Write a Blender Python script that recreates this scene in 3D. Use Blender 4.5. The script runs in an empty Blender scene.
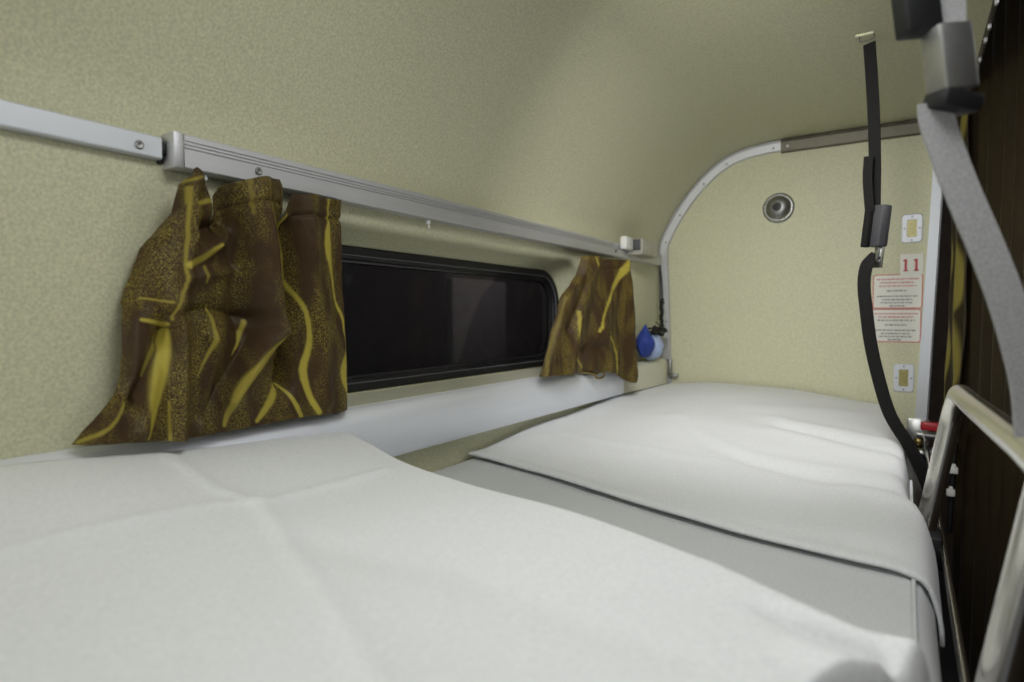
import bpy, bmesh, math, random
from mathutils import Vector, Matrix, noise
random.seed(4)
H = 1.75            # eye height above the car floor; coordinates below are relative to the eye
C = bpy.context.scene.collection
sc = bpy.context.scene
CURTAIN_A={'top': [(0, 0.358, 0.145), (0.05, 0.365, 0.159), (0.11, 0.375, 0.167), (0.17, 0.385, 0.16), (0.21, 0.39, 0.143), (0.27, 0.396, 0.118), (0.32, 0.406, 0.1), (0.35, 0.411, 0.101), (0.37, 0.405, 0.119), (0.39, 0.4, 0.138), (0.41, 0.406, 0.152), (0.47, 0.419, 0.158), (0.53, 0.442, 0.167), (0.59, 0.465, 0.172), (0.64, 0.478, 0.172), (0.67, 0.482, 0.159), (0.695, 0.486, 0.124), (0.71, 0.489, 0.114), (0.725, 0.49, 0.122), (0.74, 0.492, 0.144), (0.76, 0.497, 0.157), (0.82, 0.522, 0.161), (0.9, 0.554, 0.163), (1, 0.599, 0.165)], 'bot': [(0, 0.254, -0.128), (0.15, 0.294, -0.131), (0.3, 0.34, -0.136), (0.5, 0.409, -0.137), (0.7, 0.493, -0.135), (1, 0.608, -0.136)], 'left': [(0, 0.358, 0.145), (0.1, 0.351, 0.112), (0.22, 0.329, 0.079), (0.4, 0.31, 0.027), (0.52, 0.302, -0.004), (0.75, 0.299, -0.065), (0.82, 0.293, -0.083), (1, 0.254, -0.128)], 'right': [(0, 0.599, 0.165), (0.2, 0.602, 0.103), (0.6, 0.607, -0.021), (1, 0.608, -0.136)], 'gold': [([(0.36, 0.141, 0.0017), (0.353, 0.084, 0.0017), (0.349, 0.029, 0.0016), (0.344, -0.004, 0.0016)], 0.6), ([(0.36, 0.148, 0.0022), (0.381, 0.158, 0.0023)], 0.6), ([(0.364, 0.123, 0.0034), (0.391, 0.133, 0.0036)], 0.8), ([(0.354, 0.055, 0.0055), (0.372, 0.065, 0.0057), (0.398, 0.082, 0.0024)], 1), ([(0.38, 0.039, 0.0023), (0.378, 0.055, 0.0035)], 0.5), ([(0.317, 0.019, 0.0015), (0.343, 0.015, 0.0022)], 0.7), ([(0.314, -0.004, 0.0026), (0.34, -0.009, 0.0038)], 1), ([(0.34, -0.015, 0.0032), (0.329, -0.061, 0.0106), (0.319, -0.099, 0.0073), (0.315, -0.131, 0.001)], 1), ([(0.334, -0.015, 0.0021), (0.322, -0.037, 0.0042), (0.315, -0.063, 0.0021)], 0.5), ([(0.297, -0.09, 0.0015), (0.281, -0.113, 0.0024), (0.258, -0.127, 0.0018)], 0.6), ([(0.336, -0.092, 0.0016), (0.336, -0.138, 0.0021)], 0.7), ([(0.387, 0.013, 0.0018), (0.391, -0.005, 0.0036), (0.391, -0.026, 0.0036), (0.381, -0.045, 0.0023), (0.369, -0.067, 0.0011)], 0.7), ([(0.442, -0.007, 0.0039), (0.434, -0.027, 0.0038), (0.42, -0.047, 0.0012)], 0.9), ([(0.479, -0.018, 0.0027), (0.455, -0.049, 0.0053), (0.427, -0.078, 0.0063), (0.411, -0.101, 0.0061), (0.402, -0.129, 0.0036)], 0.7), ([(0.485, -0.064, 0.0028), (0.474, -0.089, 0.0068), (0.464, -0.107, 0.0081), (0.445, -0.13, 0.0039)], 0.9), ([(0.486, -0.09, 0.0028), (0.501, -0.118, 0.0043), (0.509, -0.135, 0.0043)], 0.9), ([(0.493, 0.131, 0.0014), (0.491, 0.112, 0.0028), (0.495, 0.08, 0.0028), (0.498, 0.047, 0.0028), (0.513, 0.015, 0.0036), (0.52, -0.012, 0.0044), (0.521, -0.039, 0.0059), (0.513, -0.072, 0.0072), (0.522, -0.107, 0.0059), (0.536, -0.132, 0.0045)], 1), ([(0.565, 0.164, 0.0031), (0.566, 0.142, 0.0031), (0.557, 0.099, 0.0124), (0.567, 0.058, 0.0078), (0.575, 0.023, 0.0048), (0.589, -0.006, 0.0032), (0.596, -0.049, 0.0082), (0.582, -0.078, 0.0112), (0.591, -0.108, 0.0065), (0.6, -0.134, 0.0033)], 1), ([(0.452, 0.165, 0.0026), (0.455, 0.145, 0.0033), (0.468, 0.109, 0.0041), (0.475, 0.072, 0.0027)], 0.4), ([(0.435, 0.163, 0.0026), (0.438, 0.124, 0.0026)], 0.35)], 'folds': [([(0.365, 0.152), (0.351, 0.029), (0.345, -0.138)], 0.012, 0.0091), ([(0.368, 0.069), (0.402, 0.084), (0.411, 0.1)], 0.008, 0.0091), ([(0.372, 0.095), (0.402, 0.106)], -0.01, 0.0092), ([(0.448, 0.162), (0.463, 0.071), (0.473, -0.018)], 0.014, 0.0183), ([(0.411, 0.138), (0.426, 0.019), (0.431, -0.017)], -0.009, 0.0147), ([(0.489, 0.114), (0.493, 0.021), (0.486, -0.084)], -0.016, 0.0126), ([(0.522, 0.155), (0.535, 0.022), (0.55, -0.117)], 0.007, 0.0191), ([(0.568, 0.149), (0.574, 0.065), (0.583, -0.02)], -0.005, 0.0126), ([(0.601, 0.165), (0.607, -0.021), (0.608, -0.132)], -0.01, 0.0132), ([(0.479, -0.012), (0.41, -0.101)], 0.009, 0.0137), ([(0.456, -0.011), (0.379, -0.111)], -0.009, 0.0172), ([(0.337, -0.015), (0.305, -0.089)], -0.01, 0.0086), ([(0.343, 0.0), (0.388, 0.009), (0.445, -0.002)], -0.006, 0.0087), ([(0.329, 0.071), (0.312, 0.017)], -0.008, 0.0106), ([(0.351, 0.04), (0.42, 0.053)], 0.005, 0.0088), ([(0.393, -0.028), (0.373, -0.131)], 0.006, 0.0119), ([(0.326, -0.037), (0.309, -0.121)], 0.008, 0.0084), ([(0.361, 0.085), (0.368, 0.114)], 0.007, 0.009)]}
CURTAIN_B={'top': [(0, 1.32, 0.146), (0.35, 1.416, 0.149), (0.65, 1.491, 0.15), (1, 1.615, 0.154)], 'right': [(0, 1.615, 0.154), (0.25, 1.646, 0.075), (0.55, 1.672, -0.041), (1, 1.691, -0.196)], 'bot': [(0, 1.125, -0.133), (0.4, 1.265, -0.136), (0.65, 1.385, -0.14), (0.8, 1.503, -0.154), (0.9, 1.578, -0.186), (1, 1.691, -0.196)], 'left': [(0, 1.32, 0.146), (0.18, 1.299, 0.099), (0.35, 1.224, 0.044), (0.6, 1.182, -0.027), (0.85, 1.147, -0.097), (1, 1.125, -0.133)], 'gold': [([(1.353, 0.146, 0.0035), (1.365, 0.043, 0.0042), (1.354, 0.012, 0.0035)], 0.8), ([(1.544, 0.148, 0.0197), (1.498, 0.089, 0.0115), (1.437, 0.003, 0.0055), (1.407, -0.039, 0.0054)], 1), ([(1.608, 0.153, 0.0061), (1.639, 0.075, 0.005)], 0.8), ([(1.282, 0.01, 0.0039), (1.264, -0.04, 0.0048), (1.265, -0.085, 0.0048), (1.317, -0.127, 0.005)], 0.8), ([(1.447, -0.039, 0.0037), (1.508, -0.098, 0.0058), (1.516, -0.164, 0.007)], 1), ([(1.234, 0.044, 0.0032), (1.169, -0.065, 0.0048), (1.138, -0.132, 0.0047)], 0.3), ([(1.372, -0.035, 0.0105), (1.339, -0.072, 0.0068)], 0.6)], 'folds': [([(1.37, 0.145), (1.29, 0.014), (1.216, -0.136)], 0.014, 0.0245), ([(1.321, 0.076), (1.244, -0.033)], -0.012, 0.0169), ([(1.453, 0.141), (1.383, -0.01), (1.345, -0.134)], -0.018, 0.0222), ([(1.537, 0.148), (1.575, -0.011), (1.6, -0.182)], 0.018, 0.0274), ([(1.638, 0.104), (1.675, -0.189)], -0.012, 0.0167), ([(1.431, -0.036), (1.457, -0.143)], 0.012, 0.0182), ([(1.29, -0.082), (1.432, -0.083)], -0.008, 0.0165)]}


# ------------------------------------------------------------------ materials
def nodes(name):
    m = bpy.data.materials.new(name); m.use_nodes = True
    nt = m.node_tree; b = nt.nodes['Principled BSDF']
    return m, nt, b
def N(nt, t, **kw):
    n = nt.nodes.new(t)
    for k, v in kw.items():
        if k in n.inputs: n.inputs[k].default_value = v
        else: setattr(n, k, v)
    return n
def simple(name, col, rough=.5, metal=0., spec=.5, nscale=0, namt=0., bump=0., bscale=200):
    m, nt, b = nodes(name)
    b.inputs['Base Color'].default_value = (*col, 1); b.inputs['Roughness'].default_value = rough
    b.inputs['Metallic'].default_value = metal; b.inputs['Specular IOR Level'].default_value = spec
    tc = N(nt, 'ShaderNodeTexCoord')
    if namt:
        no = N(nt, 'ShaderNodeTexNoise', Scale=nscale, Detail=3.)
        nt.links.new(tc.outputs['Object'], no.inputs['Vector'])
        r = N(nt, 'ShaderNodeMapRange'); r.inputs['From Min'].default_value = .3; r.inputs['From Max'].default_value = .7
        r.inputs['To Min'].default_value = 1-namt; r.inputs['To Max'].default_value = 1+namt
        nt.links.new(no.outputs['Fac'], r.inputs['Value'])
        mx = N(nt, 'ShaderNodeMix', data_type='RGBA', blend_type='MULTIPLY'); mx.inputs[0].default_value = 1
        mx.inputs[6].default_value = (*col, 1); nt.links.new(r.outputs[0], mx.inputs[7]); nt.links.new(mx.outputs[2], b.inputs['Base Color'])
    if bump:
        no = N(nt, 'ShaderNodeTexNoise', Scale=bscale, Detail=2.)
        nt.links.new(tc.outputs['Object'], no.inputs['Vector'])
        bp = N(nt, 'ShaderNodeBump', Strength=bump, Distance=.001)
        nt.links.new(no.outputs['Fac'], bp.inputs['Height']); nt.links.new(bp.outputs[0], b.inputs['Normal'])
    return m
def brushed(name, col, rough, axis_scale=(400, 4, 400), amt=.12, metal=1.):
    m, nt, b = nodes(name)
    b.inputs['Metallic'].default_value = metal
    tc = N(nt, 'ShaderNodeTexCoord'); mp = N(nt, 'ShaderNodeMapping'); mp.inputs['Scale'].default_value = axis_scale
    no = N(nt, 'ShaderNodeTexNoise', Scale=1., Detail=4.)
    nt.links.new(tc.outputs['Object'], mp.inputs[0]); nt.links.new(mp.outputs[0], no.inputs['Vector'])
    r = N(nt, 'ShaderNodeMapRange'); r.inputs['To Min'].default_value = rough-.1; r.inputs['To Max'].default_value = rough+.12
    nt.links.new(no.outputs['Fac'], r.inputs['Value']); nt.links.new(r.outputs[0], b.inputs['Roughness'])
    r2 = N(nt, 'ShaderNodeMapRange'); r2.inputs['To Min'].default_value = 1-amt; r2.inputs['To Max'].default_value = 1+amt
    nt.links.new(no.outputs['Fac'], r2.inputs['Value'])
    mx = N(nt, 'ShaderNodeMix', data_type='RGBA', blend_type='MULTIPLY'); mx.inputs[0].default_value = 1
    mx.inputs[6].default_value = (*col, 1); nt.links.new(r2.outputs[0], mx.inputs[7]); nt.links.new(mx.outputs[2], b.inputs['Base Color'])
    return m
def curtain_mat(name, brown, brown2, gold, speck):
    m, nt, b = nodes(name)
    tc = N(nt, 'ShaderNodeTexCoord')
    at = N(nt, 'ShaderNodeAttribute', attribute_name='gold')
    mpb = N(nt, 'ShaderNodeMapping'); mpb.inputs['Scale'].default_value = (10, 34, 12); nt.links.new(tc.outputs['Object'], mpb.inputs[0])
    big = N(nt, 'ShaderNodeTexNoise', Scale=1., Detail=2.); nt.links.new(mpb.outputs[0], big.inputs['Vector'])
    mp = N(nt, 'ShaderNodeMapping'); mp.inputs['Scale'].default_value = (620, 620, 760)
    nt.links.new(tc.outputs['Object'], mp.inputs[0])
    fine = N(nt, 'ShaderNodeTexNoise', Scale=1., Detail=1.); nt.links.new(mp.outputs[0], fine.inputs['Vector'])
    # woven gold thread shows as fine specks in broad patches
    pr = N(nt, 'ShaderNodeMapRange'); pr.inputs['From Min'].default_value = .42; pr.inputs['From Max'].default_value = .62
    nt.links.new(big.outputs['Fac'], pr.inputs['Value'])
    fr = N(nt, 'ShaderNodeMapRange'); fr.inputs['From Min'].default_value = .50; fr.inputs['From Max'].default_value = .60
    nt.links.new(fine.outputs['Fac'], fr.inputs['Value'])
    mu = N(nt, 'ShaderNodeMath', operation='MULTIPLY'); nt.links.new(pr.outputs[0], mu.inputs[0]); nt.links.new(fr.outputs[0], mu.inputs[1])
    mu2 = N(nt, 'ShaderNodeMath', operation='MULTIPLY'); nt.links.new(mu.outputs[0], mu2.inputs[0]); mu2.inputs[1].default_value = speck
    base = N(nt, 'ShaderNodeMix', data_type='RGBA'); base.inputs[6].default_value = (*brown, 1); base.inputs[7].default_value = (*brown2, 1)
    nt.links.new(fine.outputs['Fac'], base.inputs[0])
    # diagonal twill in the gold
    wv = N(nt, 'ShaderNodeTexWave', Scale=260., Distortion=1.); wv.bands_direction = 'DIAGONAL'
    nt.links.new(tc.outputs['Object'], wv.inputs['Vector'])
    gm = N(nt, 'ShaderNodeMix', data_type='RGBA'); gm.inputs[6].default_value = (*[c*.62 for c in gold], 1); gm.inputs[7].default_value = (*gold, 1)
    nt.links.new(wv.outputs['Fac'], gm.inputs[0])
    mxf = N(nt, 'ShaderNodeMath', operation='MAXIMUM'); nt.links.new(at.outputs['Fac'], mxf.inputs[0]); nt.links.new(mu2.outputs[0], mxf.inputs[1])
    fin = N(nt, 'ShaderNodeMix', data_type='RGBA'); nt.links.new(mxf.outputs[0], fin.inputs[0])
    nt.links.new(base.outputs[2], fin.inputs[6]); nt.links.new(gm.outputs[2], fin.inputs[7])
    nt.links.new(fin.outputs[2], b.inputs['Base Color'])
    b.inputs['Roughness'].default_value = .5; b.inputs['Specular IOR Level'].default_value = .16
    b.inputs['Sheen Weight'].default_value = .0
    bp = N(nt, 'ShaderNodeBump', Strength=.25, Distance=.0006); nt.links.new(fine.outputs['Fac'], bp.inputs['Height'])
    nt.links.new(bp.outputs[0], b.inputs['Normal'])
    return m

M = {}
M['cream'] = simple('cream_panel', (.61, .60, .415), .5, 0, .3, 300, .14, .12, 420)
M['cream2'] = simple('cream_gloss', (.66, .65, .51), .35, 0, .45, 120, .05)
M['sheet'] = simple('white_cotton', (.83, .84, .855), .9, 0, .1, 300, .05, .12, 700)
M['mattress'] = simple('grey_white_ticking', (.68, .69, .70), .9, 0, .1, 300, .05, .1, 600)
M['alu'] = brushed('brushed_aluminium', (.60, .60, .615), .5, amt=.1, metal=.7)
M['alu_white'] = brushed('anodised_white_aluminium', (.66, .68, .72), .5, amt=.05, metal=.4)
M['alu_dull'] = brushed('dull_grimy_aluminium', (.17, .16, .125), .55, (60, 60, 60), .25)
M['sill'] = brushed('silver_sill', (.84, .86, .92), .5, (300, 5, 300), .04, .35)
M['chrome'] = simple('chrome_tube', (.74, .72, .66), .22, 1., .5, 40, .05)
M['steel'] = simple('stainless_steel', (.58, .58, .57), .3, 1., .5, 90, .1)
M['dark_steel'] = simple('grey_zinc', (.30, .30, .29), .42, 1., .5, 90, .15)
M['zinc'] = simple('satin_zinc', (.50, .50, .49), .38, .9, .5, 90, .06)
M['black'] = simple('black_rubber', (.012, .012, .013), .5, 0, .4)
M['black_gloss'] = simple('black_frame', (.018, .018, .02), .3, 0, .5)
M['plastic'] = simple('charcoal_plastic', (.055, .055, .06), .45, 0, .5, 80, .1)
M['plastic_grey'] = simple('grey_plastic', (.16, .16, .175), .45, 0, .5, 80, .1)
M['web_dark'] = simple('dark_webbing', (.010, .0095, .009), .85, 0, .2, 400, .3, .4, 900)
M['web_grey'] = simple('grey_webbing', (.33, .328, .332), .8, 0, .2, 400, .15, .3, 900)
M['white'] = simple('white_plastic', (.78, .78, .74), .45, 0, .5)
M['paper'] = simple('white_sticker', (.78, .77, .70), .5, 0, .4)
M['red'] = simple('red_enamel', (.52, .025, .03), .4, 0, .5)
M['ink'] = simple('black_ink', (.05, .05, .05), .6)
M['brass'] = simple('yellow_glass', (.33, .29, .10), .3, .2, .5, 260, .25)
M['brasshook'] = simple('aged_brass', (.30, .22, .08), .35, 1.)
M['beige'] = simple('beige_enamel', (.46, .445, .39), .4, .4, .5, 60, .15)
M['blue'] = simple('blue_cloth', (.03, .06, .30), .6, 0, .3, 60, .2)
M['paleblue'] = simple('pale_blue_cloth', (.42, .52, .78), .5, 0, .4, 60, .12)
M['cord'] = simple('black_cord', (.02, .018, .015), .8)
M['floor'] = simple('dark_vinyl_floor', (.05, .045, .04), .5, 0, .4, 30, .2)
M['darkwall'] = simple('dark_brown_panel', (.07, .05, .04), .6, 0, .3, 20, .2)
M['night'] = simple('night_concrete', (.05, .042, .042), .9, 0, .1, 12, .3)
M['reflectpanel'] = simple('grey_reflection', (.16, .15, .145), .9, 0, .1, 12, .15)
M['curtain'] = curtain_mat('brown_gold_satin', (.036, .021, .010), (.075, .044, .019), (.52, .43, .07), .5)
M['curtain_aisle'] = curtain_mat('shaded_brown_satin', (.020, .014, .007), (.034, .024, .011), (.28, .235, .055), .06)  # brown satin with the shade of its backlit side put into the colour
m, nt, b = nodes('dark_window_glass')
b.inputs['Base Color'].default_value = (.02, .02, .022, 1); b.inputs['Roughness'].default_value = .06
b.inputs['Specular IOR Level'].default_value = .5
tr = N(nt, 'ShaderNodeBsdfTransparent'); tr.inputs[0].default_value = (.55, .54, .56, 1)
ms = N(nt, 'ShaderNodeMixShader'); ms.inputs[0].default_value = .45
nt.links.new(tr.outputs[0], ms.inputs[1]); nt.links.new(b.outputs[0], ms.inputs[2])
nt.links.new(ms.outputs[0], nt.nodes['Material Output'].inputs[0])
M['glass'] = m

# ------------------------------------------------------------------ mesh helpers
class G:
    """collects verts and faces of one mesh"""
    def __init__(s): s.v = []; s.f = []; s.mi = []
    def add(s, v, f, mi=0):
        o = len(s.v); s.v += [tuple(p) for p in v]; s.f += [tuple(i+o for i in q) for q in f]; s.mi += [mi]*len(f); return s
    def box(s, c, d, bev=0., rot=None, seg=2, mi=0):
        bm = bmesh.new(); bmesh.ops.create_cube(bm, size=1)
        bmesh.ops.scale(bm, vec=d, verts=bm.verts)
        if bev: bmesh.ops.bevel(bm, geom=bm.edges[:], offset=bev, segments=seg, affect='EDGES', profile=.5)
        if rot is not None: bmesh.ops.transform(bm, matrix=rot, verts=bm.verts)
        bm.verts.index_update()
        s.add([(q.co.x+c[0], q.co.y+c[1], q.co.z+c[2]) for q in bm.verts], [[q.index for q in f.verts] for f in bm.faces], mi); bm.free(); return s
    def tube(s, pts, r, n=12, cap=True, mi=0):
        P = [Vector(p) for p in pts]; R = r if isinstance(r, (list, tuple)) else [r]*len(P)
        t0 = (P[1]-P[0]).normalized(); up = Vector((0, 0, 1)) if abs(t0.z) < .9 else Vector((1, 0, 0))
        u = t0.cross(up).normalized(); vs = []; fs = []
        for i, p in enumerate(P):
            t = (P[min(i+1, len(P)-1)]-P[max(i-1, 0)]).normalized()
            u = (u-t*u.dot(t)).normalized(); w = t.cross(u)
            for k in range(n):
                a = 2*math.pi*k/n; vs.append(p+(u*math.cos(a)+w*math.sin(a))*R[i])
        for i in range(len(P)-1):
            for k in range(n):
                fs.append((i*n+k, i*n+(k+1) % n, (i+1)*n+(k+1) % n, (i+1)*n+k))
        if cap: fs.append(tuple(range(n-1, -1, -1))); fs.append(tuple((len(P)-1)*n+k for k in range(n)))
        return s.add(vs, fs, mi)
    def lathe(s, prof, M4, n=24, mi=0):
        """prof: list of (r, h); spun about local z then placed by matrix"""
        vs = []; fs = []
        for r, h in prof:
            for k in range(n):
                a = 2*math.pi*k/n; vs.append(M4 @ Vector((r*math.cos(a), r*math.sin(a), h)))
        for i in range(len(prof)-1):
            for k in range(n): fs.append((i*n+k, i*n+(k+1) % n, (i+1)*n+(k+1) % n, (i+1)*n+k))
        fs.append(tuple(range(n-1, -1, -1))); fs.append(tuple((len(prof)-1)*n+k for k in range(n)))
        return s.add(vs, fs, mi)
    def sweep(s, loops, closed=True, cap=True, mi=0):
        n = len(loops[0]); vs = [p for l in loops for p in l]; fs = []
        for i in range(len(loops)-1):
            for k in range(n if closed else n-1):
                fs.append((i*n+k, i*n+(k+1) % n, (i+1)*n+(k+1) % n, (i+1)*n+k))
        if cap and closed: fs.append(tuple(range(n-1, -1, -1))); fs.append(tuple((len(loops)-1)*n+k for k in range(n)))
        return s.add(vs, fs, mi)
    def grid(s, fn, nu, nv, mi=0):
        vs = [fn(i/(nu-1), j/(nv-1)) for j in range(nv) for i in range(nu)]
        fs = [(j*nu+i, j*nu+i+1, (j+1)*nu+i+1, (j+1)*nu+i) for j in range(nv-1) for i in range(nu-1)]
        return s.add(vs, fs, mi)

def world_loc(o):
    v = Vector((0, 0, 0))
    while o is not None: v += o.location; o = o.parent
    return v
def obj(name, g, mat, parent=None, smooth=True, solid=0., fix=True, angle=.7):
    me = bpy.data.meshes.new(name); base = world_loc(parent) if parent else Vector((0, 0, 0))
    if parent is None:
        n = len(g.v); base = Vector((sum(p[0] for p in g.v)/n, sum(p[1] for p in g.v)/n, min(p[2] for p in g.v)+H))
    me.from_pydata([(p[0]-base.x, p[1]-base.y, p[2]+H-base.z) for p in g.v], [], g.f)
    mats = mat if isinstance(mat, list) else [mat]
    for q in mats: me.materials.append(M[q])
    for p, i in zip(me.polygons, g.mi): p.material_index = i
    if fix:
        bm = bmesh.new(); bm.from_mesh(me); bmesh.ops.recalc_face_normals(bm, faces=bm.faces); bm.to_mesh(me); bm.free()
    if smooth:
        me.polygons.foreach_set('use_smooth', [True]*len(me.polygons))
        if angle: me.set_sharp_from_angle(angle=angle)
    o = bpy.data.objects.new(name, me); C.objects.link(o); o.parent = parent
    if parent is None: o.location = base
    if solid:
        md = o.modifiers.new('thick', 'SOLIDIFY'); md.thickness = solid; md.offset = 0
    return o
def tag(o, label, cat, group=None):
    o['label'] = label; o['category'] = cat
    if group: o['group'] = group
    return o
def thing(name, label, cat, loc, group=None):
    o = bpy.data.objects.new(name, None); C.objects.link(o); o.location = (loc[0], loc[1], loc[2]+H)
    o.empty_display_size = .05
    return tag(o, label, cat, group)
def struct(o): o['kind'] = 'structure'; return o
def interp(L, s):
    """piecewise linear with smooth ease through (s, y, z) control points"""
    for a, b in zip(L, L[1:]):
        if s <= b[0]:
            t = (s-a[0])/max(b[0]-a[0], 1e-9); return (a[1]+(b[1]-a[1])*t, a[2]+(b[2]-a[2])*t)
    return L[-1][1:3]
def seg_d(p, a, b):
    ax, ay = a[0], a[1]; dx, dy = b[0]-ax, b[1]-ay
    t = ((p[0]-ax)*dx+(p[1]-ay)*dy)/max(dx*dx+dy*dy, 1e-12); t = min(1, max(0, t))
    return math.hypot(p[0]-ax-dx*t, p[1]-ay-dy*t), t
def sst(a, b, x):
    t = min(1, max(0, (x-a)/(b-a))); return t*t*(3-2*t)
def catmull(P, n=8):
    P = [Vector(p) for p in P]; out = []
    for i in range(len(P)-1):
        p0 = P[max(i-1, 0)]; p1 = P[i]; p2 = P[i+1]; p3 = P[min(i+2, len(P)-1)]
        for k in range(n):
            t = k/n
            out.append(.5*((2*p1)+(p2-p0)*t+(2*p0-5*p1+4*p2-p3)*t*t+(3*p1-p0-3*p2+p3)*t**3))
    out.append(P[-1]); return out
def rrect(w, h, r, n=6):
    out = []
    for cx, cy, a0 in ((w/2-r, h/2-r, 0), (-w/2+r, h/2-r, 90), (-w/2+r, -h/2+r, 180), (w/2-r, -h/2+r, 270)):
        for k in range(n+1):
            a = math.radians(a0+90*k/n); out.append((cx+r*math.cos(a), cy+r*math.sin(a)))
    return out
X_OUT = Matrix.Rotation(math.pi/2, 4, 'Y')      # local z -> +x (screws on the left wall)
Y_OUT = Matrix.Rotation(math.pi/2, 4, 'X')      # local z -> -y (things on the end wall)
def at(mat, p): return Matrix.Translation(p) @ mat
def screw(parent, p, facing, r=.0045, mat='dark_steel', name='screw'):
    g = G().lathe([(r*1.0, 0), (r, .0012), (r*.8, .0022), (r*.3, .0022), (.0001, .0012)], at(facing, p), 14)
    return obj(name, g, mat, parent)

# ------------------------------------------------------------------ the compartment
YE = 2.0; YN = -.75; YW = -2.1; XA = .110
prof = catmull([(-.716, 0, .165), (-.7145, 0, .235), (-.696, 0, .287), (-.66, 0, .349), (-.613, 0, .412), (-.558, 0, .467), (-.512, 0, .5), (-.462, 0, .522),
                (-.40, 0, .533), (-.333, 0, .537), (-.15, 0, .537), (0, 0, .537), (XA, 0, .537)], 5)
outer = [(p.x, p.z) for p in prof]
shell = outer+[(XA, .575), (-.76, .575), (-.76, .165)]
o = obj('ceiling', G().sweep([[(x, y, z) for x, z in shell] for y in (YW, .3, 1.1, YE+.02)]), 'cream'); struct(o)
# left wall with the window recess pressed into it
yc, zc = .9225, -.006
def rr_loop(hw, hh, r, x, nn=10):
    return [(x, yc+a, zc+b) for a, b in rrect(2*hw, 2*hh, r, nn)]
fr = [rr_loop(.535, .158, .105, -.7145)]
for k in range(1, 9):
    a = math.pi/2*k/8; q = .022
    fr.append(rr_loop(.535-q*(1-math.cos(a))*0-q*math.sin(a)*.9, .158-q*math.sin(a)*.75, .105-.6*q*math.sin(a), -.7145-q*(1-math.cos(a))))
fr.append(rr_loop(.490, .127, .090, -.765)); fr.append(rr_loop(.474, .119, .085, -.779))
n0 = len(fr[0]); y0, y1, z0, z1 = YW, YE+.02, -.55, .175
outl = []
for (x, y, z) in fr[0]:
    dy, dz = y-yc, z-zc
    t = min((y1-yc)/dy if dy > 1e-9 else 1e9, (y0-yc)/dy if dy < -1e-9 else 1e9, (z1-zc)/dz if dz > 1e-9 else 1e9, (z0-zc)/dz if dz < -1e-9 else 1e9)
    outl.append((-.7145, yc+dy*t, zc+dz*t))
# square the outer corners
for cy, cz in ((y1, z1), (y0, z1), (y0, z0), (y1, z0)):
    k = min(range(n0), key=lambda i: (math.atan2(outl[i][2]-zc, outl[i][1]-yc)-math.atan2(cz-zc, cy-yc))**2)
    outl[k] = (-.7145, cy, cz)
o = obj('wall_left', G().sweep([outl]+fr, cap=False), 'cream', angle=1.2); struct(o)
# end wall, cut to the vehicle profile
ev = [(x, z) for x, z in outer]; ev = [(-.716, -.6)]+ev[:-3]+[(.060, .537), (.024, -.6)]
o = obj('wall_end', G().sweep([[(x, YE, z) for x, z in ev], [(x, YE+.025, z) for x, z in ev]]), 'cream', smooth=False); struct(o)
# wall behind the head end, floor, aisle
o = obj('wall_head', G().box((-.32, YW-.02, 0), (.85, .04, 1.2), .005), 'cream'); struct(o)
o = obj('floor', G().box((.4, .9, -H-.02), (2.6, 4.4, .04)), 'floor', smooth=False); struct(o)
o = obj('wall_right', G().box((1.5, .5, -.37), (.04, 5.2, 2.8)), 'darkwall', smooth=False); struct(o)
o = obj('wall_far_aisle', G().box((.70, 3.05, -.40), (1.7, .04, 2.9)), 'darkwall', smooth=False); struct(o)
o = obj('ceiling_aisle', G().box((.82, .5, 1.02), (1.45, 5.2, .04)), 'darkwall', smooth=False); struct(o)
# platform wall seen through the pane; added grey panel stands in for its reflection
o = obj('wall_outside', G().box((-2.6, 3.0, 0), (.1, 9, 3.2)), 'night', smooth=False); struct(o)
o = obj('reflection_panel', G().box((-2.52, 3.40, -.04), (.05, .63, .58), .01), 'reflectpanel'); struct(o)

# window: pressed black gasket, inner frame, pane
o = obj('window_1', G().sweep([rr_loop(.476, .1215, .088, -.778), rr_loop(.476, .1215, .088, -.7725), rr_loop(.474, .1195, .086, -.770), rr_loop(.463, .1085, .075, -.770),
     rr_loop(.461, .1065, .073, -.773), rr_loop(.460, .1055, .072, -.780)], cap=False), 'black', angle=.5); struct(o)
win = o
obj('window_frame', G().sweep([rr_loop(.461, .1065, .073, -.781), rr_loop(.460, .1055, .072, -.775), rr_loop(.455, .1015, .067, -.776), rr_loop(.454, .1005, .066, -.779), rr_loop(.452, .099, .065, -.779), rr_loop(.451, .098, .064, -.777),
     rr_loop(.447, .095, .060, -.778), rr_loop(.446, .094, .059, -.790)], cap=False), 'black_gloss', win, angle=.5)
g = G(); l1 = rr_loop(.448, .096, .061, -.785); l2 = rr_loop(.448, .096, .061, -.789); g.sweep([l1, l2]); obj('pane', g, 'glass', win, smooth=False)
lp = rr_loop(.4615, .107, .0735, -.7722); obj('trim_line', G().tube(lp+[lp[0]], .0010, 6, cap=False), 'plastic_grey', win)

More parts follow.
